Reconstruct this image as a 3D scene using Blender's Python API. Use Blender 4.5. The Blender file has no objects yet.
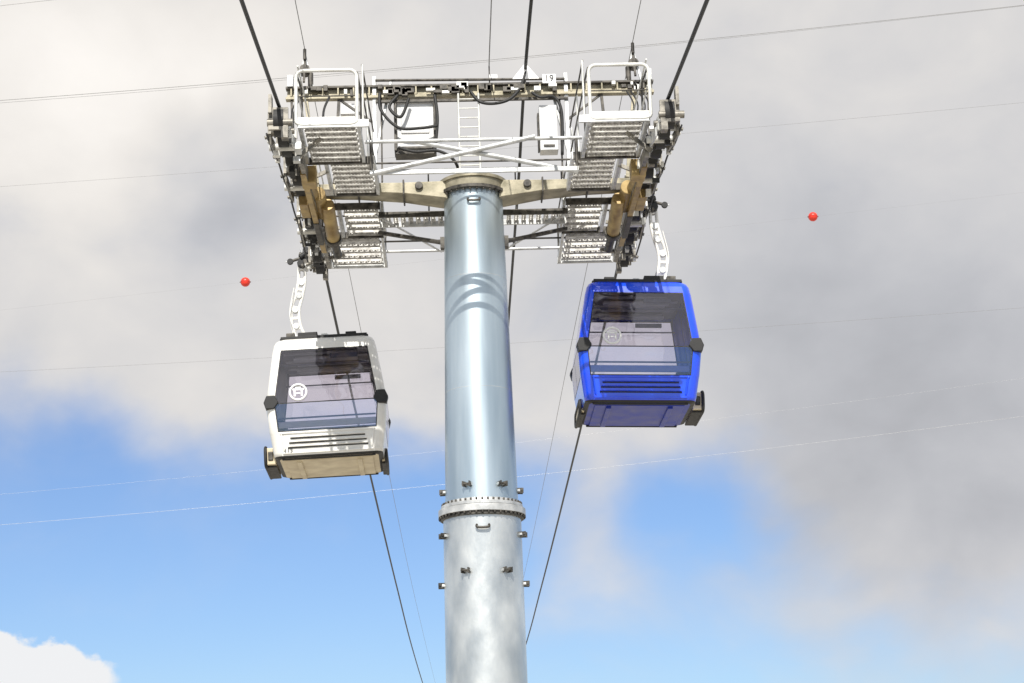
import bpy, bmesh, math, random
from mathutils import Vector, Matrix, Euler
random.seed(7)
scene=bpy.context.scene
R=math.radians

# ------------------------------------------------------------ materials
def newmat(name):
    m=bpy.data.materials.new(name); m.use_nodes=True
    nt=m.node_tree; b=nt.nodes['Principled BSDF']
    return m,nt,b
def noisy(name,c1,c2,metal=0.0,r1=.4,r2=.6,scale=4,stretch=(1,1,1),bump=0.0,bscale=30,coat=0.0,detail=6,p1=.35,p2=.65,bdist=.02):
    m,nt,b=newmat(name)
    tc=nt.nodes.new('ShaderNodeTexCoord'); mp=nt.nodes.new('ShaderNodeMapping')
    mp.inputs['Scale'].default_value=stretch
    nt.links.new(tc.outputs['Object'],mp.inputs['Vector'])
    n=nt.nodes.new('ShaderNodeTexNoise'); n.inputs['Scale'].default_value=scale; n.inputs['Detail'].default_value=detail
    nt.links.new(mp.outputs[0],n.inputs['Vector'])
    cr=nt.nodes.new('ShaderNodeValToRGB')
    cr.color_ramp.elements[0].position=p1; cr.color_ramp.elements[1].position=p2
    cr.color_ramp.elements[0].color=(*c1,1); cr.color_ramp.elements[1].color=(*c2,1)
    nt.links.new(n.outputs['Fac'],cr.inputs[0]); nt.links.new(cr.outputs[0],b.inputs['Base Color'])
    mr=nt.nodes.new('ShaderNodeMapRange'); mr.inputs['From Min'].default_value=.3; mr.inputs['From Max'].default_value=.7
    mr.inputs['To Min'].default_value=r1; mr.inputs['To Max'].default_value=r2
    nt.links.new(n.outputs['Fac'],mr.inputs['Value']); nt.links.new(mr.outputs[0],b.inputs['Roughness'])
    b.inputs['Metallic'].default_value=metal
    b.inputs['Coat Weight'].default_value=coat; b.inputs['Coat Roughness'].default_value=.05
    if bump>0:
        n2=nt.nodes.new('ShaderNodeTexNoise'); n2.inputs['Scale'].default_value=bscale; n2.inputs['Detail'].default_value=4
        nt.links.new(mp.outputs[0],n2.inputs['Vector'])
        bp=nt.nodes.new('ShaderNodeBump'); bp.inputs['Strength'].default_value=bump; bp.inputs['Distance'].default_value=bdist
        nt.links.new(n2.outputs['Fac'],bp.inputs['Height']); nt.links.new(bp.outputs[0],b.inputs['Normal'])
    return m
GALV=noisy('galvanised_steel',(.42,.43,.43),(.66,.67,.67),.5,.38,.58,5,bump=.1)
COLU=noisy('column_steel_upper',(.36,.45,.51),(.66,.75,.80),.82,.30,.40,2.0,(1,1,.10),bump=.08,bscale=2.4,detail=12,p1=.3,p2=.7)
COLL=noisy('column_steel_lower',(.46,.49,.50),(.80,.82,.81),.80,.33,.46,2.0,(1,1,.55),bump=.45,bscale=3.6,detail=12,p1=.3,p2=.7,bdist=.025)
PALE=noisy('pale_galvanised',(.58,.58,.55),(.78,.78,.75),.15,.45,.65,6,bump=.1)
GRAT=noisy('grating_steel',(.42,.41,.39),(.80,.79,.76),.25,.4,.6,9,bump=.1)
DARK=noisy('dark_steel',(.035,.033,.03),(.14,.13,.115),.5,.45,.65,9,bump=.1)
SHV=noisy('sheave_steel',(.09,.085,.075),(.34,.32,.28),.5,.4,.6,7,bump=.1)
OCH=noisy('ochre_coated_steel',(.24,.16,.06),(.46,.34,.15),.3,.4,.6,5,bump=.1)
ARM=noisy('crossarm_steel',(.22,.20,.14),(.44,.40,.30),.4,.4,.6,4,bump=.1)
RUB=noisy('black_rubber',(.010,.010,.011),(.025,.025,.025),0,.5,.7,12)
ROPE=noisy('wire_rope_steel',(.015,.015,.015),(.06,.06,.06),.6,.45,.6,40)
WIREP=noisy('pale_wire',(.45,.46,.47),(.62,.62,.62),.5,.3,.5,10)
WIREG=noisy('grey_wire',(.20,.20,.20),(.30,.30,.30),.3,.5,.6,10)
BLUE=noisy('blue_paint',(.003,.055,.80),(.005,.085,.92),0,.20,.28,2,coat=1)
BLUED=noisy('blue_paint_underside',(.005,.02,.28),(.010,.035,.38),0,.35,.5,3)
WHITE=noisy('white_paint',(.76,.75,.71),(.86,.85,.82),0,.3,.4,2,coat=.5,bump=.03,bscale=3)
BEIGE=noisy('beige_underside',(.50,.42,.28),(.70,.62,.45),.1,.45,.6,2.5)
BOXW=noisy('cabinet_paint',(.60,.61,.62),(.76,.76,.76),0,.4,.5,3)
SIGN=noisy('white_decal',(.82,.82,.82),(.88,.88,.88),0,.4,.5,3)
SEAT=noisy('seat_shell',(.16,.16,.22),(.26,.26,.33),0,.5,.6,8)
INT=noisy('interior_trim',(.68,.66,.69),(.82,.81,.83),0,.4,.6,5)
CEIL=noisy('ceiling_panel',(.28,.25,.29),(.38,.35,.39),0,.5,.6,5)
RED=noisy('red_marker_paint',(.66,.02,.008),(.80,.04,.015),0,.3,.5,3,coat=.3)
GRND=noisy('gravel_ground',(.32,.30,.26),(.47,.44,.39),0,.8,.95,.6,bump=.4,bscale=9)
CONC=noisy('concrete',(.30,.29,.27),(.42,.41,.39),0,.8,.9,3,bump=.2)
def glassmat(name,tint,refl):
    m=bpy.data.materials.new(name); m.use_nodes=True; nt=m.node_tree; nt.nodes.clear()
    o=nt.nodes.new('ShaderNodeOutputMaterial'); t=nt.nodes.new('ShaderNodeBsdfTransparent'); t.inputs[0].default_value=(*tint,1)
    g=nt.nodes.new('ShaderNodeBsdfGlossy'); g.inputs['Roughness'].default_value=.03; g.inputs[0].default_value=(.93,.93,1,1)
    n=nt.nodes.new('ShaderNodeTexNoise'); n.inputs['Scale'].default_value=1.3
    tc=nt.nodes.new('ShaderNodeTexCoord'); nt.links.new(tc.outputs['Object'],n.inputs['Vector'])
    bp=nt.nodes.new('ShaderNodeBump'); bp.inputs['Strength'].default_value=.35; bp.inputs['Distance'].default_value=.06
    nt.links.new(n.outputs['Fac'],bp.inputs['Height']); nt.links.new(bp.outputs[0],g.inputs['Normal'])
    f=nt.nodes.new('ShaderNodeFresnel'); f.inputs[0].default_value=refl
    x=nt.nodes.new('ShaderNodeMixShader'); nt.links.new(f.outputs[0],x.inputs[0]); nt.links.new(t.outputs[0],x.inputs[1]); nt.links.new(g.outputs[0],x.inputs[2])
    nt.links.new(x.outputs[0],o.inputs[0]); return m
GLASS=glassmat('tinted_glass',(.86,.83,.89),2.2)

# ------------------------------------------------------------ mesh helpers
def empty(name,loc=(0,0,0),rot=(0,0,0)):
    e=bpy.data.objects.new(name,None); e.location=loc; e.rotation_euler=rot
    scene.collection.objects.link(e); return e
class Part:
    def __init__(s,name,parent=None,mats=(GALV,),bevel=0):
        s.name=name; s.parent=parent; s.mats=list(mats); s.bm=bmesh.new(); s.bevel=bevel
    def _fin(s,verts,mi,M):
        bmesh.ops.transform(s.bm,matrix=M,verts=verts)
        fs={f for v in verts for f in v.link_faces}
        for f in fs: f.material_index=mi
        return fs
    def box(s,c,d,rot=(0,0,0),mi=0):
        r=bmesh.ops.create_cube(s.bm,size=1)
        M=Matrix.Translation(c)@Euler(rot).to_matrix().to_4x4()@Matrix.Diagonal((*d,1))
        s._fin(r['verts'],mi,M); return s
    def beam(s,p1,p2,w,h,mi=0):
        p1=Vector(p1);p2=Vector(p2);d=p2-p1
        z=Vector((0,0,1)) if abs(d.normalized().z)<.99 else Vector((0,1,0))
        y=d.normalized(); x=y.cross(z).normalized(); zz=x.cross(y)
        M=Matrix((x,y,zz)).transposed().to_4x4(); M=Matrix.Translation((p1+p2)/2)@M@Matrix.Diagonal((w,d.length,h,1))
        r=bmesh.ops.create_cube(s.bm,size=1); s._fin(r['verts'],mi,M); return s
    def cyl(s,p1,p2,r1,r2=None,seg=16,mi=0,caps=True):
        p1=Vector(p1);p2=Vector(p2);d=p2-p1
        if r2 is None:r2=r1
        r=bmesh.ops.create_cone(s.bm,cap_ends=caps,segments=seg,radius1=r1,radius2=r2,depth=d.length)
        M=Matrix.Translation((p1+p2)/2)@d.to_track_quat('Z','Y').to_matrix().to_4x4()
        fs=s._fin(r['verts'],mi,M)
        for f in fs:
            if len(f.verts)==4: f.smooth=True
            else:
                for e in f.edges: e.smooth=False
        return s
    def sph(s,c,r,sc=(1,1,1),mi=0,u=20,v=12):
        q=bmesh.ops.create_uvsphere(s.bm,u_segments=u,v_segments=v,radius=r)
        fs=s._fin(q['verts'],mi,Matrix.Translation(c)@Matrix.Diagonal((*sc,1)))
        for f in fs:f.smooth=True
        return s
    def tube(s,pts,r,mi=0,seg=8,closed=False):
        pts=[Vector(p) for p in pts]; n=len(pts); rings=[]
        prevx=None
        for i,p in enumerate(pts):
            a=pts[(i-1)%n] if (closed or i>0) else p; b=pts[(i+1)%n] if (closed or i<n-1) else p
            t=(b-a).normalized()
            if prevx is None:
                h=Vector((0,0,1)) if abs(t.z)<.9 else Vector((1,0,0)); x=t.cross(h).normalized()
            else: x=(prevx-t*prevx.dot(t)).normalized()
            y=t.cross(x); prevx=x
            rings.append([s.bm.verts.new(p+(x*math.cos(2*math.pi*k/seg)+y*math.sin(2*math.pi*k/seg))*r) for k in range(seg)])
        m=n if closed else n-1
        for i in range(m):
            A=rings[i];B=rings[(i+1)%n]
            for k in range(seg):
                f=s.bm.faces.new((A[k],A[(k+1)%seg],B[(k+1)%seg],B[k])); f.smooth=True; f.material_index=mi
        if not closed:
            for A in (rings[0],rings[-1]):
                f=s.bm.faces.new(A); f.material_index=mi
        return s
    def done(s):
        bmesh.ops.recalc_face_normals(s.bm,faces=s.bm.faces[:])
        me=bpy.data.meshes.new(s.name); s.bm.to_mesh(me); s.bm.free()
        for m in s.mats: me.materials.append(m)
        o=bpy.data.objects.new(s.name,me); scene.collection.objects.link(o)
        if s.parent: o.parent=s.parent
        if s.bevel:
            b=o.modifiers.new('bevel','BEVEL'); b.width=s.bevel; b.segments=2; b.limit_method='ANGLE'; b.angle_limit=R(50)
        return o
def smoothpath(pts,n=8):
    pts=[Vector(p) for p in pts]; P=[pts[0]]+pts+[pts[-1]]; out=[]
    for i in range(1,len(P)-2):
        a,b,c,d=P[i-1],P[i],P[i+1],P[i+2]
        for k in range(n):
            t=k/n
            out.append(.5*((2*b)+(-a+c)*t+(2*a-5*b+4*c-d)*t*t+(-a+3*b-3*c+d)*t**3))
    out.append(pts[-1]); return out
def interp(tab,y):
    if y<=tab[0][0]:
        (a,za),(b,zb)=tab[0],tab[1]; return za+(zb-za)*(y-a)/(b-a)
    for (a,za),(b,zb) in zip(tab,tab[1:]):
        if y<=b: return za+(zb-za)*(y-a)/(b-a)
    return tab[-1][1]
RT=[(p.x,p.y) for p in smoothpath([(-60,6.5,0),(-30,9.6,0),(-8.8,11.97,0),(-4.2,12.5,0),(-1.5,12.82,0),(1,12.93,0),(3.9,12.84,0),(11,12.52,0),(20.4,12.16,0),(45,11.55,0),(75,11.25,0),(160,11.9,0)],10)]
zr=lambda y:interp(RT,y)

# ------------------------------------------------------------ ground
g=Part('ground',None,[GRND])
v=[g.bm.verts.new(p) for p in ((-3000,-3000,0),(3000,-3000,0),(3000,3000,0),(-3000,3000,0))]
g.bm.faces.new(v); g.done()

# ------------------------------------------------------------ tower
T=empty('cable_car_tower')
p=Part('foundation',T,[CONC],.03); p.box((0,0,.3),(2.6,2.6,.6)); p.done()
p=Part('upper_column',T,[COLU]); p.cyl((0,0,6.98),(0,0,12.66),.615,.51,128,caps=True); p.done()
p=Part('lower_column',T,[COLL]); p.cyl((0,0,.6),(0,0,6.78),.69,.655,128); p.done()
p=Part('column_flange',T,[GALV,DARK],.006)
p.cyl((0,0,6.885),(0,0,6.94),.69,.69,80); p.cyl((0,0,6.76),(0,0,6.872),.735,.735,80); p.cyl((0,0,6.70),(0,0,6.76),.70,.70,80,1)
p.cyl((0,0,6.94),(0,0,7.0),.64,.618,80)
for i in range(44):
    a=2*math.pi*i/44; x,y=.665*math.cos(a),.665*math.sin(a)
    p.cyl((x,y,6.94),(x,y,6.985),.02,.02,6,1); p.cyl((x*1.08,y*1.08,6.72),(x*1.08,y*1.08,6.76),.02,.02,6,1)
p.done()
p=Part('column_weld_seams',T,[GALV])
for z in (8.9,10.9):
    r=.615-(z-6.98)*(.105/5.68)-.003
    p.tube([(r*math.cos(a*math.pi/40),r*math.sin(a*math.pi/40),z) for a in range(80)],.005,closed=True,seg=6)
p.done()
p=Part('lifting_lugs',T,[DARK,GALV],.004)
def lug(ang,z,r):
    a=R(ang); d=Vector((math.cos(a),math.sin(a),0)); t=Vector((-d.y,d.x,0))
    c=d*r+Vector((0,0,z))
    p.beam(c-d*.01,c+d*.04,.15,.04,1)
    p.beam(c+t*.045,c+t*.06+d*.10,.022,.09,0); p.beam(c-t*.045,c-t*.06+d*.10,.022,.09,0)
    p.cyl(c-t*.08+d*.07,c+t*.08+d*.07,.018,None,10,0)
for ang in (-112,-58): lug(ang,7.22,.61)
for ang in (-185,5): lug(ang,7.2,.61)
for ang in (-115,-57): lug(ang,5.78,.66)
for ang in (-180,2): lug(ang,5.62,.66)
for ang in (-162,-14): lug(ang,6.42,.655)
for z,r in ((12.22,.52),(6.48,.66)):
    p.tube(smoothpath([(-.1,-r,z+.05),(-.09,-r-.05,z),(.09,-r-.05,z),(.1,-r,z+.05)],4),.02,0)
p.done()
p=Part('column_head',T,[ARM,DARK],.006)
p.cyl((0,0,12.46),(0,0,12.52),.60,.60,64,1); p.cyl((0,0,12.52),(0,0,12.66),.565,.58,64,0); p.cyl((0,0,12.66),(0,0,12.72),.61,.61,64)
for i in range(30):
    a=2*math.pi*i/30; p.cyl((.57*math.cos(a),.57*math.sin(a),12.42),(.57*math.cos(a),.57*math.sin(a),12.46),.018,None,6,1)
p.done()
p=Part('crossarm',T,[ARM,OCH,DARK],.01)
for s in (-1,1):
    bm=p.bm
    st=[(.45,.30,12.36,12.68),(1.2,.26,12.48,12.68),(2.0,.22,12.54,12.70),(2.86,.2,12.56,12.70)]
    rings=[[bm.verts.new((s*x,a*w,z)) for a,z in ((-1,z0),(1,z0),(1,z1),(-1,z1))] for x,w,z0,z1 in st]
    for A,B in zip(rings,rings[1:]):
        for k in range(4): bm.faces.new((A[k],A[(k+1)%4],B[(k+1)%4],B[k]))
    bm.faces.new(rings[0]); bm.faces.new(rings[-1])
    for x,w,z0,z1 in st[1:]:
        p.box((s*(x+.02),0,(z0+z1)/2),(.03,2*w+.1,z1-z0+.08),mi=2)
    p.cyl((s*.95,-.33,12.6),(s*.95,-.22,12.6),.07,None,16,2)
    p.box((s*2.96,0,12.5),(.16,.7,.46),mi=1)
    p.cyl((s*2.7,-.5,12.42),(s*2.7,.5,12.42),.13,None,20,1)
    p.cyl((s*2.56,-.15,12.34),(s*2.54,1.0,12.12),.12,.12,20,1)
    p.cyl((s*2.54,1.0,12.12),(s*2.54,1.12,12.10),.15,.15,20,2)
    p.cyl((s*2.53,1.12,12.1),(s*2.5,1.7,12.0),.075,.075,20,2)
    p.cyl((s*2.78,-1.6,12.25),(s*2.76,-.4,12.42),.085,.085,16,1)
    p.box((s*2.74,-1.75,12.25),(.24,.32,.3),mi=1)
    p.box((s*2.80,1.0,12.25),(.1,1.2,.16),mi=2)
p.done()
p=Part('brace_struts',T,[DARK,GALV],0)
for s in (-1,1):
    p.cyl((s*.5,.1,11.66),(s*1.72,1.5,12.36),.04,None,10); p.box((s*.53,.12,11.66),(.14,.16,.2),mi=0)
    p.cyl((s*1.75,.5,12.36),(s*.6,2.75,12.38),.02,None,8,1)
p.cyl((-1.75,2.8,12.42),(1.75,2.8,12.42),.030,None,10,1)
p.cyl((-1.75,2.2,12.42),(1.75,2.2,12.42),.018,None,10,0)
p.done()
def czn(y): return 12.52+.012*y if y<0 else 12.52-.022*y
def catwalk(s,name):
    p=Part(name,T,[GRAT,GALV,PALE,DARK])
    def planks(y0,y1,xa,xb,n):
        st=(y1-y0)/n; xa+=.04; xb-=.04
        for i in range(n):
            y=y0+(i+.5)*st; z=czn(y); cx=s*(xa+xb)/2; w=xb-xa; pw=st*.60
            for o in (-1,1): p.box((cx,y+o*pw/2,z-.01),(w,.02,.085),mi=0)
            p.box((cx,y,z+.034),(w,pw*.24,.012))
            k=int(w/.095)
            for j in range(k+1):
                x=cx-w/2+j*w/k
                p.box((x,y,z+.022),(.036,pw,.018))
            for j in range(k):
                x=cx-w/2+(j+.5)*w/k
                p.cyl((x,y-pw*.25,z-.05),(x,y-pw*.25,z+.03),.018,.024,6,3)
    planks(-3.5,-1.9,1.84,2.72,7)
    planks(-1.9,-.34,1.68,2.42,7)
    planks(.42,1.9,1.66,2.36,5)
    planks(1.9,3.55,1.72,2.74,5)
    def strg(x,y0,y1,mi=1,h=.13): p.beam((s*x,y0,czn(y0)-.01),(s*x,y1,czn(y1)-.01),.05,h,mi)
    strg(1.82,-3.55,-1.9);strg(1.66,-1.9,-.3);strg(2.75,-3.55,-1.9);strg(2.46,-1.9,-.3)
    strg(1.63,.4,1.9);strg(1.69,1.9,3.6);strg(2.40,.4,1.9);strg(2.77,1.9,3.6)
    for y in (-3.55,-1.9,-.3,.4,1.9,3.6):
        p.beam((s*1.66,y,czn(y)-.02),(s*2.76,y,czn(y)-.02),.05,.12,3 if abs(y)<3 else 1)
    p.done()
    p=Part(name+'_handrail',T,[PALE,DARK])
    for y0,y1 in ((-3.5,-.6),(.6,3.55)):
        for h in (1.0,.55):
            p.cyl((s*1.76,y0,czn(y0)+h),(s*1.72,y1,czn(y1)+h),.014,None,8,1)
            p.cyl((s*2.78,y0,czn(y0)+h),(s*2.78,y1,czn(y1)+h),.014,None,8,0)
        for k in range(3):
            y=y0+(y1-y0)*k/2
            p.cyl((s*1.75,y,czn(y)),(s*1.75,y,czn(y)+1.0),.016,None,8,0)
    yy=-3.56; z0=czn(yy)-.03; x0,x1=1.84,2.80; h=.92; r=.12; pts=[]
    for cx,cz,a0 in ((x1-r,z0+h-r,0),(x0+r,z0+h-r,90),(x0+r,z0+r*.5,180),(x1-r,z0+r*.5,270)):
        for k in range(5):
            a=R(a0+k*22.5); pts.append((s*(cx+r*math.cos(a)),yy,cz+r*math.sin(a)*(1 if a0<180 else .5)))
    p.tube(pts,.029,closed=True,seg=10)
    p.cyl((s*x0,yy,z0+.48),(s*x1,yy,z0+.48),.012,None,8,1)
    p.box((s*2.32,yy,z0+.08),(.9,.015,.09))
    for xx in (1.84,2.80):
        p.tube(smoothpath([(s*xx,-3.5,czn(-3.5)+.87),(s*xx,-2.9,czn(-3)+.95),(s*xx,-2.5,czn(-2.5)+.9),(s*xx,-2.4,czn(-2.4))],5),.018,1)
    yy=3.6; z0=czn(yy)
    for xx in (1.7,2.74): p.cyl((s*xx,yy,z0),(s*xx,yy,z0+1),.02,None,8,1)
    p.cyl((s*1.7,yy,z0+1),(s*2.74,yy,z0+1),.02,None,8,1)
    p.done()
catwalk(-1,'catwalk'); catwalk(1,'service_catwalk')
p=Part('cross_walkway',T,[GRAT,GALV,PALE,DARK])
for s in (-1,1):
    for i in range(8):
        x=s*(.62+i*.135)
        p.box((x,.85,12.40),(.02,.5,.06)); p.box((x+.05,.85,12.42),(.03,.5,.012))
        for j in range(6): p.box((x+.03,.62+j*.09,12.41),(.09,.025,.03))
p.beam((-1.7,.58,12.38),(1.7,.58,12.38),.04,.1,3); p.beam((-1.7,1.12,12.38),(1.7,1.12,12.38),.04,.1,1)
# tie truss between the two near catwalks
yt=-2.4
p.cyl((-1.78,yt,12.60),(1.78,yt,12.60),.032,None,10,1)
p.beam((-1.70,yt,12.06),(1.70,yt,12.06),.05,.07,1)
p.cyl((-1.70,yt-.04,12.02),(1.0,yt-.04,12.62),.042,None,10,1)
p.cyl((1.70,yt+.04,12.02),(-1.0,yt+.04,12.62),.042,None,10,1)
for x in (-1.68,1.68): p.cyl((x,yt,12.03),(x,yt,12.62),.028,None,8,3)
p.cyl((-1.7,-1.0,12.76),(1.7,-1.0,12.76),.018,None,8,3)
for h in (13.0,13.45): p.cyl((-1.7,1.15,h),(1.7,1.15,h),.014,None,8,3)
for x in (-1.65,-.8,.8,1.65): p.cyl((x,1.15,12.45),(x,1.15,13.45),.014,None,8,3)
p.done()
p=Part('lifting_frame',T,[GALV,DARK,PALE,ARM],.004)
p.beam((-3.3,0,14.40),(3.3,0,14.40),.14,.05,3); p.beam((-3.3,0,14.60),(3.3,0,14.60),.14,.04,1); p.beam((-3.28,.03,14.5),(3.28,.03,14.5),.02,.15,3)
for i in range(24):
    x=-3.2+i*6.4/23; p.box((x,-.03,14.5),(.03,.1,.15),mi=3)
for i in range(30):
    x=random.uniform(-1.65,1.65); p.box((x,-.1,14.5+random.uniform(-.08,.08)),(random.uniform(.05,.22),.1,random.uniform(.05,.15)),mi=random.choice((1,1,1,2)))
for i in range(16):
    x=random.choice((-1,1))*random.uniform(1.9,3.2); p.box((x,-.1,14.5+random.uniform(-.06,.06)),(random.uniform(.04,.12),.08,random.uniform(.05,.12)),mi=random.choice((1,2)))
p.cyl((-1.7,-.08,14.70),(1.7,-.08,14.66),.026,None,8,1)
p.beam((-1.7,-.05,14.30),(1.75,-.05,14.30),.05,.05,1)
for s in (-1,1):
    p.beam((s*1.72,0,12.78),(s*1.72,0,14.8),.07,.07,0); p.beam((s*1.60,0,12.8),(s*1.60,0,14.4),.03,.03,1)
    p.beam((s*1.42,.05,14.75),(s*1.80,.05,12.9),.06,.05,0)
    p.beam((s*2.75,0,12.78),(s*2.95,0,14.45),.07,.07,3); p.beam((s*2.45,0,12.78),(s*2.35,0,14.45),.05,.05,1)
    p.beam((s*1.72,0,13.9),(s*2.4,0,14.42),.04,.04,1)
    p.beam((s*3.1,0,14.6),(s*2.96,0,15.22),.045,.045,0); p.beam((s*2.82,0,14.6),(s*2.96,0,15.22),.045,.045,0)
    p.beam((s*2.96,-.25,14.62),(s*2.96,0,15.15),.04,.04,1); p.cyl((s*2.96,-.05,15.15),(s*2.96,-.05,15.35),.03,None,8,1)
    p.cyl((s*2.96,-.1,14.95),(s*2.96,.1,14.95),.09,None,16,1)
    p.cyl((s*2.86,0,14.6),(s*2.86,0,14.9),.05,None,10,1)
    p.box((s*3.22,0,14.72),(.1,.2,.22),mi=0)
    p.beam((s*3.2,0,14.42),(s*3.14,-.3,13.2),.04,.04,1)
p.done()
p=Part('control_cabinet',T,[BOXW,DARK],.015)
p.box((-1.0,.15,13.86),(.66,.3,.86)); p.box((-1.35,.1,13.85),(.05,.36,1.0),mi=1); p.box((-.65,.1,13.85),(.04,.36,1.0),mi=1)
p.box((-1.0,-.02,13.42),(.6,.04,.05),mi=1); p.box((-1.0,.1,13.32),(.72,.3,.06),mi=1); p.box((-1.0,-.012,13.95),(.5,.02,.5),mi=0)
p.box((1.38,.1,13.75),(.32,.28,.86)); p.box((1.38,-.05,13.4),(.2,.03,.04),mi=1); p.box((1.2,.1,13.7),(.03,.2,.7),mi=1)
p.box((-2.2,.1,14.2),(.26,.2,.2)); p.done()
p=Part('access_ladder',T,[PALE])
for x in (-.22,.14): p.cyl((x,-.12,12.7),(x,-.12,14.4),.02,None,8)
for i in range(9): p.cyl((-.22,-.12,12.85+i*.18),(.14,-.12,12.85+i*.18),.012,None,8)
p.done()
p=Part('number_sign',T,[SIGN,DARK])
v=[p.bm.verts.new(q) for q in ((.76,-.12,14.66),(1.24,-.12,14.66),(1.1,-.12,14.84),(1.0,-.12,14.97),(.9,-.12,14.84))]
f=p.bm.faces.new(v); e=bmesh.ops.extrude_face_region(p.bm,geom=[f]); bmesh.ops.translate(p.bm,vec=(0,.02,0),verts=[x for x in e['geom'] if isinstance(x,bmesh.types.BMVert)])
p.box((.42,-.06,14.72),(.14,.06,.1)); p.cyl((.35,-.04,14.6),(.35,-.04,14.95),.012,None,8,1); p.box((1.42,-.1,14.66),(.24,.02,.17),mi=0)
p.done()
def text(body,parent,loc,rot,size,mat,name):
    c=bpy.data.curves.new(name,'FONT'); c.body=body; c.size=size; c.extrude=.002; c.align_x='CENTER'; c.align_y='CENTER'
    o=bpy.data.objects.new(name,c); scene.collection.objects.link(o); o.parent=parent; o.location=loc; o.rotation_euler=rot
    c.materials.append(mat); return o
text('19',T,(1.42,-.116,14.66),(R(90),0,0),.17,RUB,'tower_number')
p=Part('hoses',T,[RUB])
H=[[(-1.62,-.1,14.45),(-1.6,-.15,14.1),(-1.3,-.18,13.75),(-.9,-.2,13.72),(-.6,-.15,13.78)],
   [(-1.3,-.1,14.4),(-1.45,-.15,14.15),(-1.25,-.18,13.95),(-1.1,-.18,14.3)],
   [(.0,-.1,14.45),(.16,-.16,14.22),(.42,-.2,14.16),(.7,-.18,14.25),(.9,-.12,14.5),(1.0,-.1,14.8)],
   [(-1.3,-.1,13.4),(-1.0,-.18,13.28),(-.6,-.15,13.3),(-.3,-.1,13.1),(-.2,.3,12.8)],
   [(1.1,-.1,14.4),(1.25,-.16,14.28),(1.5,-.1,14.3),(1.62,-.1,14.0),(1.6,-.1,13.2)],
   [(-.64,-.1,14.4),(-.6,-.14,13.9),(-.66,-.12,13.3)]]
for h in H: p.tube(smoothpath(h,8),.028,seg=8)
for s in (-1,1):
    for k in range(4):
        x=s*random.uniform(2.4,3.15); p.tube(smoothpath([(x,-.3,14.3),(x+.08*s,-.6,13.9),(x-.05,-1.0,13.3),(x,-1.6,12.7)],6),.014)
p.done()

def sheaves(s,name):
    p=Part(name,T,[GALV,RUB,SHV,OCH,PALE],0)
    n=14; Y=[-4.15+i*8.05/(n-1) for i in range(n)]; r=.23; X=s*3.0
    C=[]
    for y in Y:
        z=zr(y)-r-.02; C.append((y,z))
        p.cyl((X-.075,y,z),(X+.075,y,z),r,None,24,1); p.cyl((X-.085,y,z),(X+.085,y,z),r*.72,None,20,2)
        p.cyl((X-.13,y,z),(X+.13,y,z),.05,None,10,4)
        p.cyl((X-.095,y,z),(X+.095,y,z),r*.45,None,8,0)
    def plate(a,b,dz,w,h,mi):
        for o in (-.13,.13): p.beam((X+o,a[0],a[1]+dz),(X+o,b[0],b[1]+dz),w,h,mi)
    for i in range(0,n,2):
        a,b=C[i],C[i+1]; plate(a,b,-.02,.025,.13,0)
        m=((a[0]+b[0])/2,(a[1]+b[1])/2); p.cyl((X-.2,m[0],m[1]-.06),(X+.2,m[0],m[1]-.06),.05,None,10,2)
        p.box((X+s*.18,m[0],m[1]+.06),(.05,.12,.36),(0,0,0),2)
        p.box((X+s*.20,m[0]+.2,m[1]-.1),(.07,.16,.14),(.2,0,0),4)
        p.box((X-s*.15,a[0]+.1,a[1]-.16),(.05,.2,.10),(.3,0,0),4)
        p.cyl((X+s*.1,m[0]+.12,m[1]-.05),(X+s*.27,m[0]+.12,m[1]-.12),.03,None,8,2)
    for i in range(0,n-2,4):
        a,b=C[i],C[i+3]
        A=(a[0]+.3,a[1]);B=(b[0]-.3,b[1])
        for o in (-.17,.17): p.beam((X+o,A[0],A[1]-.16),(X+o,B[0],B[1]-.16),.03,.15,0 if o*s<0 else 2)
        m=((A[0]+B[0])/2,(A[1]+B[1])/2-.16); p.cyl((X-.25,m[0],m[1]),(X+.22,m[0],m[1]),.06,None,12,4)
    for a,b in ((2,7),(7,12)):
        A,B=C[a],C[b]; p.beam((X-s*.22,A[0],A[1]-.26),(X-s*.22,B[0],B[1]-.26),.07,.2,2)
    p.beam((X-s*.2,-2.3,zr(-2.3)-.55),(X-s*.2,2.3,zr(2.3)-.55),.09,.2,3)
    for y in (-4.3,3.98):
        z=zr(y); p.box((X,y,z-.24),(.3,.06,.36),mi=2); p.box((X+s*.12,y,z-.02),(.05,.2,.3),mi=2); p.cyl((X-.17,y,z-.3),(X+.22,y,z-.3),.06,None,10,2)
        p.box((X-s*.1,y,z-.5),(.1,.16,.14),mi=2)
    for i in range(40):
        y=random.uniform(-4.0,3.7); z=zr(y)-random.uniform(.2,.62)
        p.box((X-s*random.uniform(-.15,.3),y,z),(random.uniform(.04,.12),random.uniform(.06,.2),random.uniform(.05,.14)),(random.uniform(-.4,.4),0,0),random.choice((0,2,4,1)))
    p.tube(smoothpath([(X+s*.2,y,zr(y)-.42-.05*(k%2)) for k,y in enumerate([-4.1,-3.2,-2.3,-1.4,-.4,.5,1.5,2.4,3.4])],5),.016,1)
    for y in (-3.0,-1.5,1.4,2.9):
        p.beam((X-s*.15,y,zr(y)-.55),(s*2.45,y,czn(y)-.05),.05,.06,2)
    p.done()
sheaves(-1,'sheave_train'); sheaves(1,'roller_train')

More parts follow.
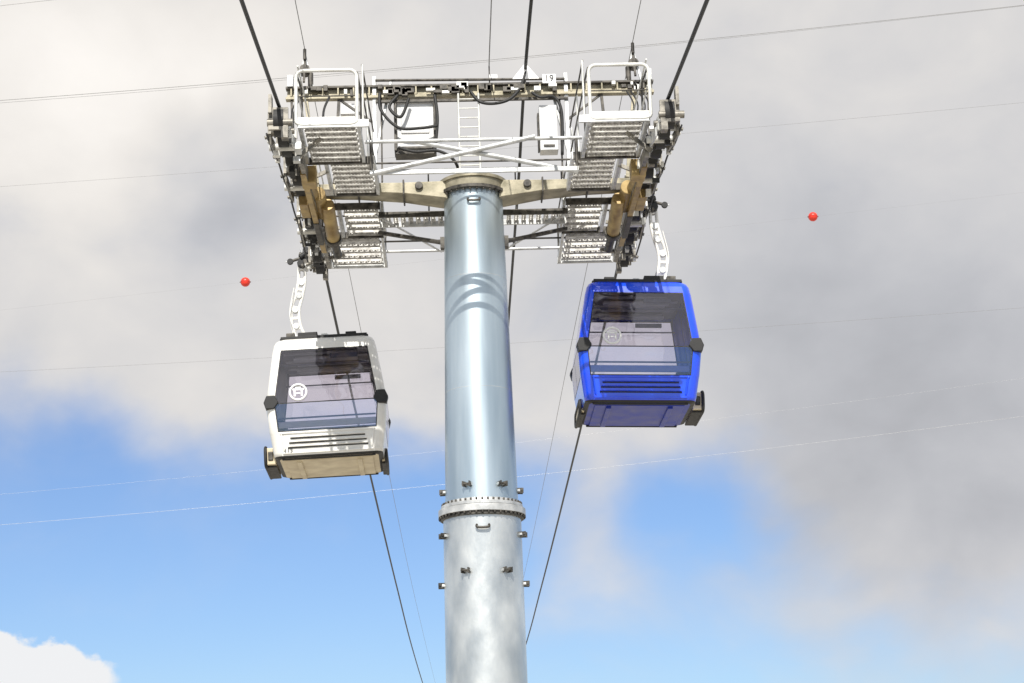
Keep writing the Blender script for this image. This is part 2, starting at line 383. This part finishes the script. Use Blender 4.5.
# ------------------------------------------------------------ cables
def wire(name,pts,r,mat,seg=8):
    p=Part(name,None,[mat]); p.tube(smoothpath(pts,10),r,seg=seg); return p.done()
for s in (-1,1):
    p=Part('haul_cable',None,[ROPE]); p.tube([(s*3.0,y,z) for y,z in RT],.030,seg=10); p.done()
wire('communication_cable',[(1.05,-40,14.2),(1.03,-9,14.78),(1.0,0,14.86),(1.0,5,14.5),(1.0,16,14.2),(1,60,13.0),(1,160,13)],.030,RUB)
wire('guide_wire',[(-.02,-40,15.6),(.33,-9,15.2),(.35,0,14.95)],.010,WIREG)
for s in (-1,1):
    wire('signal_wire',[(s*2.96,-40,18.5),(s*2.96,-6,15.75),(s*2.96,0,15.35),(s*2.97,16,15.2),(s*3,68,14.8),(s*3,160,16)],.0075,WIREG)
def span(x0,z0,x1,z1,y,r,mat,sag=.0,ext=90):
    m=(z1-z0)/(x1-x0); pts=[]
    for k in range(13):
        x=-ext+2*ext*k/12; z=z0+m*(x-x0)+sag*((x-2)/28)**2
        pts.append((x,y,z))
    return wire('overhead_wire',pts,r,mat,6)
span(-24.5,40.0,31.4,44.4,60,.014,WIREG,.3)
span(-24.5,40.3,31.4,44.8,61,.009,WIREG,.3)
span(-24.2,35.2,29.9,38.7,60,.006,WIREG,.2)
span(-24.0,25.1,29.5,27.2,60,.006,WIREG,.2)
span(-16.2,17.6,28.9,21.2,60,.0055,WIREP,.4)
span(-16.4,19.2,28.9,23.2,60,.003,WIREP,.4)
span(-24.7,45.8,-17,46.6,60,.010,WIREG,0)
span(-11.2,29.8,18.8,32.7,60,.002,WIREG,0)
for x,z in ((-11.2,29.8),(18.8,32.7)):
    e=empty('aerial_marker_ball',(x,60,z))
    q=Part('shell_half',e,[RED,DARK]); q.sph((0,0,0),.25,u=28,v=18)
    q.tube([(.252*math.cos(a*math.pi/20),.252*math.sin(a*math.pi/20),0) for a in range(40)],.010,closed=True,seg=6)
    for sx in (-1,1): q.cyl((sx*.24,0,0),(sx*.29,0,0),.03,None,10,1)
    for k in range(8): q.cyl((.26*math.cos(k*.785),.26*math.sin(k*.785),-.02),(.26*math.cos(k*.785),.26*math.sin(k*.785),.02),.012,None,6,1)
    q.done()

# ------------------------------------------------------------ gondola cabins
def cabin(s,yc,swing,yaw,PAINT,UNDER,number,ZC,sc=1.0):
    rot=Euler((0,R(swing),R(yaw)))
    rope=Vector((s*3.0,yc,zr(yc)))
    loc=rope-rot.to_matrix()@Vector((0,0,ZC))*sc
    E=empty('gondola_cabin',loc,tuple(rot)); E.scale=(sc,sc,sc)
    lev=[(0.0,.90,.93,'trim'),(.035,.985,1.01,'body'),(.10,1.0,1.03,'body'),(.47,1.055,1.065,'seal'),(.485,1.06,1.07,'win'),(.985,1.108,1.10,'bar'),(1.005,1.11,1.10,'win'),
         (2.02,.965,.965,'seal'),(2.04,.96,.96,'body'),(2.16,.935,.935,'body'),(2.23,.90,.90,'body'),(2.28,.83,.83,'body'),(2.30,.6,.6,'top')]
    rc=.15
    def ring(z,wx,wy):
        pts=[];tags=[]
        def side(ax,ay,bx,by,segs):
            A=Vector((ax,ay));B=Vector((bx,by));L=(B-A).length;d=(B-A)/L
            pos=0
            fixed=sum(w for t,w in segs if w>0); free=(L-fixed)/max(1,sum(1 for t,w in segs if w<0))
            for t,w in segs:
                q=A+d*pos; pts.append((q.x,q.y,z)); tags.append(t); pos+= w if w>0 else free
        def arc(cx,cy,a0):
            for k in range(5):
                a=R(a0+18*k); pts.append((cx+rc*math.cos(a),cy+rc*math.sin(a),z)); tags.append('c')
        F=[('p',.012),('s',.018),('g',-1),('s',.018),('p',.012)]
        D=[('p',.07),('s',.02),('g',-1),('s',.04),('g',-1),('s',.02),('p',.07)]
        side(-wx+rc,-wy,wx-rc,-wy,F); arc(wx-rc,-wy+rc,-90)
        side(wx,-wy+rc,wx,wy-rc,D); arc(wx-rc,wy-rc,0)
        side(wx-rc,wy,-wx+rc,wy,F); arc(-wx+rc,wy-rc,90)
        side(-wx,wy-rc,-wx,-wy+rc,D); arc(-wx+rc,-wy+rc,180)
        return pts,tags
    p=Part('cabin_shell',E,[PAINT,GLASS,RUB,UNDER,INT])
    bm=p.bm; rings=[]
    for z,wx,wy,_ in lev:
        pts,tags=ring(z,wx,wy); rings.append([bm.verts.new(q) for q in pts])
    n=len(tags)
    for j in range(len(lev)-1):
        kind=lev[j][3]
        for k in range(n):
            f=bm.faces.new((rings[j][k],rings[j][(k+1)%n],rings[j+1][(k+1)%n],rings[j+1][k]))
            t=tags[k]; mi=0
            if kind=='trim': mi=2
            if t in 'gs' and kind in ('win','seal','bar'): mi=2
            if t=='g' and kind=='win': mi=1
            f.material_index=mi
            f.smooth=(t=='c')
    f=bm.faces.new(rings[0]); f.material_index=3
    f=bm.faces.new(rings[-1]); f.material_index=0
    p.done()
    p=Part('front_panel_details',E,[PAINT,RUB,DARK,UNDER],.006)
    def fy(z): return -interp([(a[0],a[2]) for a in lev],z)
    for sy in (1,-1):
        for k,z in enumerate((.17,.255,.34)):
            w=1.46-.05*k
            p.box((0,sy*(fy(z)-.004),z),(w,.02,.020),(0,0,0),1)
            p.beam((-w/2,sy*(fy(z)-.022),z+.022),(w/2,sy*(fy(z)-.022),z+.022),.05,.012,0)
        for sx in (-1,1):
            p.beam((sx*.80,sy*(fy(.12)-.008),.12),(sx*.85,sy*(fy(.45)-.008),.45),.05,.02,0)
        p.beam((-.87,sy*(fy(.445)-.012),.445),(.87,sy*(fy(.445)-.012),.445),.03,.03,0)
        p.beam((-.82,sy*(fy(.08)-.012),.08),(.82,sy*(fy(.08)-.012),.08),.035,.03,0)
    p.done()
    p=Part('corner_hinges',E,[RUB],.015)
    for sy in (-1,1):
        for sx in (-1,1):
            b=p.bm
            prof=[(.86,1.02),(.93,1.15),(1.08,1.15),(1.135,1.02),(1.10,.90),(.95,.90)]
            A=[b.verts.new((sx*x,sy*1.135,z)) for x,z in prof]; B=[b.verts.new((sx*x,sy*.92,z)) for x,z in prof]
            for k in range(6): b.faces.new((A[k],A[(k+1)%6],B[(k+1)%6],B[k]))
            b.faces.new(A); b.faces.new(B)
    p.done()
    p=Part('interior',E,[INT,SEAT,CEIL,PAINT],.008)
    p.box((0,0,.09),(1.85,1.9,.05),mi=2)
    p.box((0,0,2.08),(1.7,1.7,.04),mi=2)
    for k in range(5): p.box((0.1*((k%2)*2-1),-.60+.28*k,2.045),(1.35,.10,.025),mi=0)
    for sy in (-1,1):
        p.box((0,sy*.72,.50),(1.75,.42,.05),mi=0)
        p.box((0,sy*.95,.62),(1.78,.04,.12),(sy*R(-6),0,0),3)
        p.box((0,sy*.96,.74),(1.78,.03,.03),(sy*R(-6),0,0),1)
        for k in (-1,0,1): p.box((k*.6,sy*.72,.3),(.06,.36,.35),mi=2)
        p.cyl((-.85,sy*.80,1.78),(.85,sy*.80,1.78),.014,None,10,1)
        for k in (-.8,.8): p.cyl((k,sy*.80,1.78),(k,sy*.80,2.04),.014,None,8,1)
        p.box((0,sy*.45,1.97),(1.2,.12,.05),mi=0)
        p.box((.35,sy*.82,1.92),(.5,.05,.08),mi=1)
    p.done()
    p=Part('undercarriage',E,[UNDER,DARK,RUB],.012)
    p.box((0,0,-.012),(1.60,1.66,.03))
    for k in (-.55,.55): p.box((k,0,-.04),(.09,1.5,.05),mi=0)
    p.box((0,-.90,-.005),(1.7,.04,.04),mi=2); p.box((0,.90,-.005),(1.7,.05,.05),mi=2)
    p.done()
    p=Part('door_bumpers',E,[RUB,BEIGE,DARK,PAINT],.0)
    for sx in (-1,1):
        outer=(sx==s); x=sx*(1.11 if outer else .99); w=.19 if outer else .08
        y0,y1,z0,z1,r=-.25,1.05,.03,.40,.12
        if not outer: z0,z1,r=-.02,.22,.09
        pts=[]
        for cy,cz,a0 in ((y1-r,z1-r,0),(y0+r,z1-r,90),(y0+r,z0+r,180),(y1-r,z0+r,270)):
            for k in range(5):
                a=R(a0+k*22.5); pts.append((x+sx*w*.5,cy+r*math.cos(a),cz+r*math.sin(a)))
        p.tube(pts,.030,0,8,True)
        p.box((x,(y0+y1)/2,(z0+z1)/2),(w,y1-y0-.06,z1-z0-.05),mi=1)
        p.box((x,(y0+y1)/2,z0+.0),(w+.02,y1-y0-.2,.035),mi=0)
        p.box((x,y0+.03,(z0+z1)/2),(w*.5,.05,z1-z0-.2),mi=2)
    o=p.done(); bv=o.modifiers.new('b','BEVEL'); bv.width=.045; bv.segments=4; bv.limit_method='ANGLE'; bv.angle_limit=R(60)
    p=Part('roof_frame',E,[DARK,WHITE,RUB],.01)
    p.box((0,-.80,2.295),(1.60,.10,.06),mi=2); p.box((0,.80,2.295),(1.60,.10,.06),mi=2)
    for sx in (-1,1): p.box((sx*.78,0,2.295),(.08,1.5,.06),mi=2)
    p.box((.3*s,-.72,2.36),(.36,.2,.08),mi=2); p.box((.62*s,-.7,2.36),(.16,.16,.10),mi=0); p.box((-.5*s,-.7,2.35),(.2,.16,.07),mi=2)
    p.beam((0,-.6,2.37),(0,.6,2.37),.12,.1,1); p.beam((-.5,0,2.36),(.5,0,2.36),.12,.09,1)
    p.cyl((0,-.3,2.42),(0,.3,2.42),.09,None,16,1)
    p.done()
    p=Part('round_logo',E,[SIGN])
    zc=1.19; yl=fy(zc)-.028; lx=-.50
    tl=math.atan2(1.10-.965,.98)
    def L(u,w): return (lx+u,yl+w*math.sin(tl),zc+w*math.cos(tl))
    p.tube([L(.15*math.cos(a*math.pi/18),.15*math.sin(a*math.pi/18)) for a in range(36)],.022,closed=True,seg=6)
    def bar(u0,w0,u1,w1,t): p.beam(L(u0,w0),L(u1,w1),.006,t)
    bar(-.065,-.08,-.065,.05,.034);bar(.065,-.08,.065,.05,.034)
    bar(-.095,.055,.095,.055,.036);bar(-.05,.095,.05,.095,.024);bar(-.03,-.02,.03,-.02,.024)
    # flat strokes facing outwards
    for u,w,du,dw in ((-.065,-.015,.032,.13),(.065,-.015,.032,.13),(0,.055,.20,.034),(0,-.02,.07,.026),(0,.095,.10,.022)):
        p.box(L(u,w),(du,.006,dw),(-tl,0,0))
    p.done()
    if number: text(number,E,(-.72,-1.055,.115),(R(90),0,0),.11,RUB,'cabin_number')
    p=Part('hanger_arm',E,[WHITE,GALV],0)
    zt=ZC-.1
    c=smoothpath([(s*.02,0,2.42),(s*.24,0,2.40),(s*.44,0,2.50),(s*.55,0,2.76),(s*.56,0,3.08),(s*.48,0,3.36),(s*.42,0,3.62),(s*.40,0,zt)],6)
    La=[];Lb=[]
    for i,q in enumerate(c):
        a=c[max(0,i-1)];b=c[min(len(c)-1,i+1)]; t=(b-a).normalized(); nn=Vector((-t.z,0,t.x)); w=.095-.04*i/len(c)
        La.append(q+nn*w);Lb.append(q-nn*w)
    p.tube(La,.032);p.tube(Lb,.032)
    for i in range(1,len(c),4):
        p.beam(La[i],Lb[i],.05,.05,0)
    for i in range(0,len(c)-1):
        if i%6==0: p.cyl(c[i]-Vector((0,.05,0)),c[i]+Vector((0,.05,0)),.06,None,12,1)
    for sy in (-1,1): p.beam((s*.02,sy*.05,2.42),(s*.02,sy*.45,2.40),.05,.05,0)
    p.tube(smoothpath([(s*.66,-.2,2.5),(s*.60,-.15,2.65),(s*.66,-.12,3.0),(s*.56,-.1,3.5)],5),.010)
    p.done()
    p=Part('cable_grip',E,[DARK,GALV,RUB],.006)
    Z=ZC
    p.box((s*.16,0,Z-.03),(.40,.26,.11),(0,s*R(4),0)); p.box((0,0,Z-.05),(.09,.34,.14),mi=0); p.box((0,0,Z+.04),(.1,.22,.05),mi=0)
    p.box((s*.36,0,Z-.03),(.16,.24,.18),(0,s*R(20),0),2)
    for yy in (-.11,.11): p.cyl((s*.1,yy,Z+.03),(s*.44,yy,Z+.12),.05,None,12,0)
    p.cyl((s*.34,0,Z+.10),(s*.60,0,Z+.03),.03,None,10,0); p.cyl((s*.62,-.03,Z+.02),(s*.62,.03,Z+.02),.06,None,16,2)
    p.cyl((s*.20,-.12,Z+.2),(s*.42,-.12,Z+.06),.055,None,14,2)
    p.cyl((s*.42,-.18,Z-.07),(s*.42,.18,Z-.07),.06,None,14,2); p.cyl((s*.40,-.1,Z+.24),(s*.36,-.1,Z),.02,None,8,1)
    p.cyl((s*.30,-.16,Z+.20),(s*.30,.16,Z+.20),.06,None,14,2)
    for k in range(5): p.cyl((s*(.10+.07*k),-.2,Z-.10-.005*k),(s*(.10+.07*k),.2,Z-.10-.005*k),.026,None,10,k%2)
    p.box((s*.62,0,Z+.03),(.18,.03,.02),(0,s*R(10),0),1)
    p.done()
    return E
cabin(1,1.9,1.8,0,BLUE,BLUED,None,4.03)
cabin(-1,4.5,-2.2,1.0,WHITE,BEIGE,'115',4.04,1.04)

# ------------------------------------------------------------ world
w=bpy.data.worlds.new('World'); scene.world=w; w.use_nodes=True
nt=w.node_tree; nt.nodes.clear()
SUN_EL=43; SUN_AZ=186
class V:
    def __init__(s,k): s.k=k
    def __add__(a,b): return mth('ADD',a,b)
    def __radd__(a,b): return mth('ADD',b,a)
    def __sub__(a,b): return mth('SUBTRACT',a,b)
    def __rsub__(a,b): return mth('SUBTRACT',b,a)
    def __mul__(a,b): return mth('MULTIPLY',a,b)
    def __rmul__(a,b): return mth('MULTIPLY',b,a)
def mth(op,*a,clamp=False):
    n=nt.nodes.new('ShaderNodeMath'); n.operation=op; n.use_clamp=clamp
    for i,x in enumerate(a):
        if isinstance(x,V): nt.links.new(x.k,n.inputs[i])
        else: n.inputs[i].default_value=x
    return V(n.outputs[0])
def sstep(x,a,b,lo=0,hi=1):
    n=nt.nodes.new('ShaderNodeMapRange'); n.interpolation_type='SMOOTHSTEP'
    nt.links.new(x.k,n.inputs['Value']); n.inputs['From Min'].default_value=a; n.inputs['From Max'].default_value=b
    n.inputs['To Min'].default_value=lo; n.inputs['To Max'].default_value=hi
    return V(n.outputs[0])
tc=nt.nodes.new('ShaderNodeTexCoord'); sp=nt.nodes.new('ShaderNodeSeparateXYZ'); nt.links.new(tc.outputs['Generated'],sp.inputs[0])
X,Y,Z=[V(sp.outputs[i]) for i in range(3)]
def noise(scale,detail=5,rough=.5,stretch=(1,1,1),off=(0,0,0),dist=0):
    m=nt.nodes.new('ShaderNodeMapping'); m.inputs['Scale'].default_value=stretch; m.inputs['Location'].default_value=off
    nt.links.new(tc.outputs['Generated'],m.inputs[0])
    n=nt.nodes.new('ShaderNodeTexNoise'); n.inputs['Scale'].default_value=scale; n.inputs['Detail'].default_value=detail; n.inputs['Roughness'].default_value=rough
    n.inputs['Distortion'].default_value=dist
    nt.links.new(m.outputs[0],n.inputs['Vector']); return V(n.outputs['Fac'])
nA=noise(8,4,.5,off=(3,1,2)); nB=noise(10,6,.5,(1,1,1.4),(7,5,1),.4); nC=noise(26,7,.55,(1,1,1.4),(1,9,4)); nD=noise(9,4,.5,off=(11,2,8))
az=mth('ARCTAN2',X,Y)*57.2958+(nA-.5)*8
el=mth('ARCSINE',Z)*57.2958+(nD-.5)*6
az2=mth('ARCTAN2',X,Y)*57.2958+(nC-.5)*3.4; el2=mth('ARCSINE',Z)*57.2958+(nC-.5)*4.0
def blob(a,e,ra,re,A=None,Eo=None):
    A=A or az;Eo=Eo or el
    u=(A-a)*(1/ra); v=(Eo-e)*(1/re)
    return mth('EXPONENT',(u*u+v*v)*-1.0)
cover=sstep(el,9.0,15.6)
cover=cover+blob(14.5,10,7,5.4)*1.05+blob(3.9,9.4,2.4,3.6)*.45+blob(21,9,4,6)*.7+blob(-6,13.4,5,1.2)*.15
cover=cover-blob(8.0,10.4,2.6,1.9)*.50-blob(-14,12.2,5,1.8)*.08
cover=cover+(nB-.5)*.8+(nC-.5)*.18
alpha=sstep(cover,.02,.95,.05,1)
cum=sstep(blob(-14.2,4.6,4.2,2.2,az2,el2)+(nC-.5)*.5,.46,.56)
bright=.70+blob(-12,23,9,5)*.24-blob(-8.0,19.8,2.6,2.2)*.26-blob(13.5,14.5,7.0,5)*.19+blob(2,14,5,3)*.04-blob(14,9,6,3)*.12+(nB-.5)*.26+(nC-.5)*.08+blob(10,25,8,2.5)*.04
cc=nt.nodes.new('ShaderNodeCombineColor')
warm=sstep(bright,.50,.88)
for i,(a,b) in enumerate(((.955,.06),(.97,.005),(1.03,-.10))):
    nt.links.new((bright*a+bright*warm*b).k,cc.inputs[i])
sky=nt.nodes.new('ShaderNodeTexSky'); sky.sky_type='NISHITA'; sky.sun_disc=False
sky.sun_elevation=R(SUN_EL); sky.sun_rotation=R(SUN_AZ); sky.altitude=50; sky.air_density=1; sky.dust_density=.6; sky.ozone_density=2
tint=nt.nodes.new('ShaderNodeMix'); tint.data_type='RGBA'; tint.blend_type='MULTIPLY'; tint.inputs[0].default_value=1
nt.links.new(sky.outputs[0],tint.inputs[6]); tint.inputs[7].default_value=(.66,.79,1.02,1)
b1=nt.nodes.new('ShaderNodeBackground'); b1.inputs[1].default_value=.125; nt.links.new(tint.outputs[2],b1.inputs[0])
b2=nt.nodes.new('ShaderNodeBackground'); b2.inputs[1].default_value=1.0; nt.links.new(cc.outputs[0],b2.inputs[0])
b3=nt.nodes.new('ShaderNodeBackground'); b3.inputs[1].default_value=.9; b3.inputs[0].default_value=(.97,.98,1,1)
m1=nt.nodes.new('ShaderNodeMixShader'); nt.links.new(alpha.k,m1.inputs[0]); nt.links.new(b1.outputs[0],m1.inputs[1]); nt.links.new(b2.outputs[0],m1.inputs[2])
m2=nt.nodes.new('ShaderNodeMixShader'); nt.links.new(cum.k,m2.inputs[0]); nt.links.new(m1.outputs[0],m2.inputs[1]); nt.links.new(b3.outputs[0],m2.inputs[2])
wo=nt.nodes.new('ShaderNodeOutputWorld'); nt.links.new(m2.outputs[0],wo.inputs[0])

sd=bpy.data.lights.new('sun','SUN'); sd.energy=5; sd.angle=R(.5); sd.color=(1,.96,.89)
so=bpy.data.objects.new('sun',sd); scene.collection.objects.link(so)
d=Vector((math.sin(R(SUN_AZ))*math.cos(R(SUN_EL)),math.cos(R(SUN_AZ))*math.cos(R(SUN_EL)),math.sin(R(SUN_EL))))
so.rotation_euler=d.to_track_quat('Z','Y').to_euler(); so.location=d*50

cd=bpy.data.cameras.new('camera'); co=bpy.data.objects.new('camera',cd); scene.collection.objects.link(co)
cd.sensor_width=36; cd.lens=36*1800/1024; cd.clip_end=8000
M=Matrix.Rotation(R(-1.91),4,'Z')@Matrix.Rotation(R(90+15.3),4,'X')@Matrix.Rotation(R(-1.9),4,'Z')
co.matrix_world=Matrix.Translation((-.4,-30,1.6))@M
scene.camera=co
scene.view_settings.view_transform='Standard'; scene.view_settings.look='None'; scene.view_settings.exposure=0
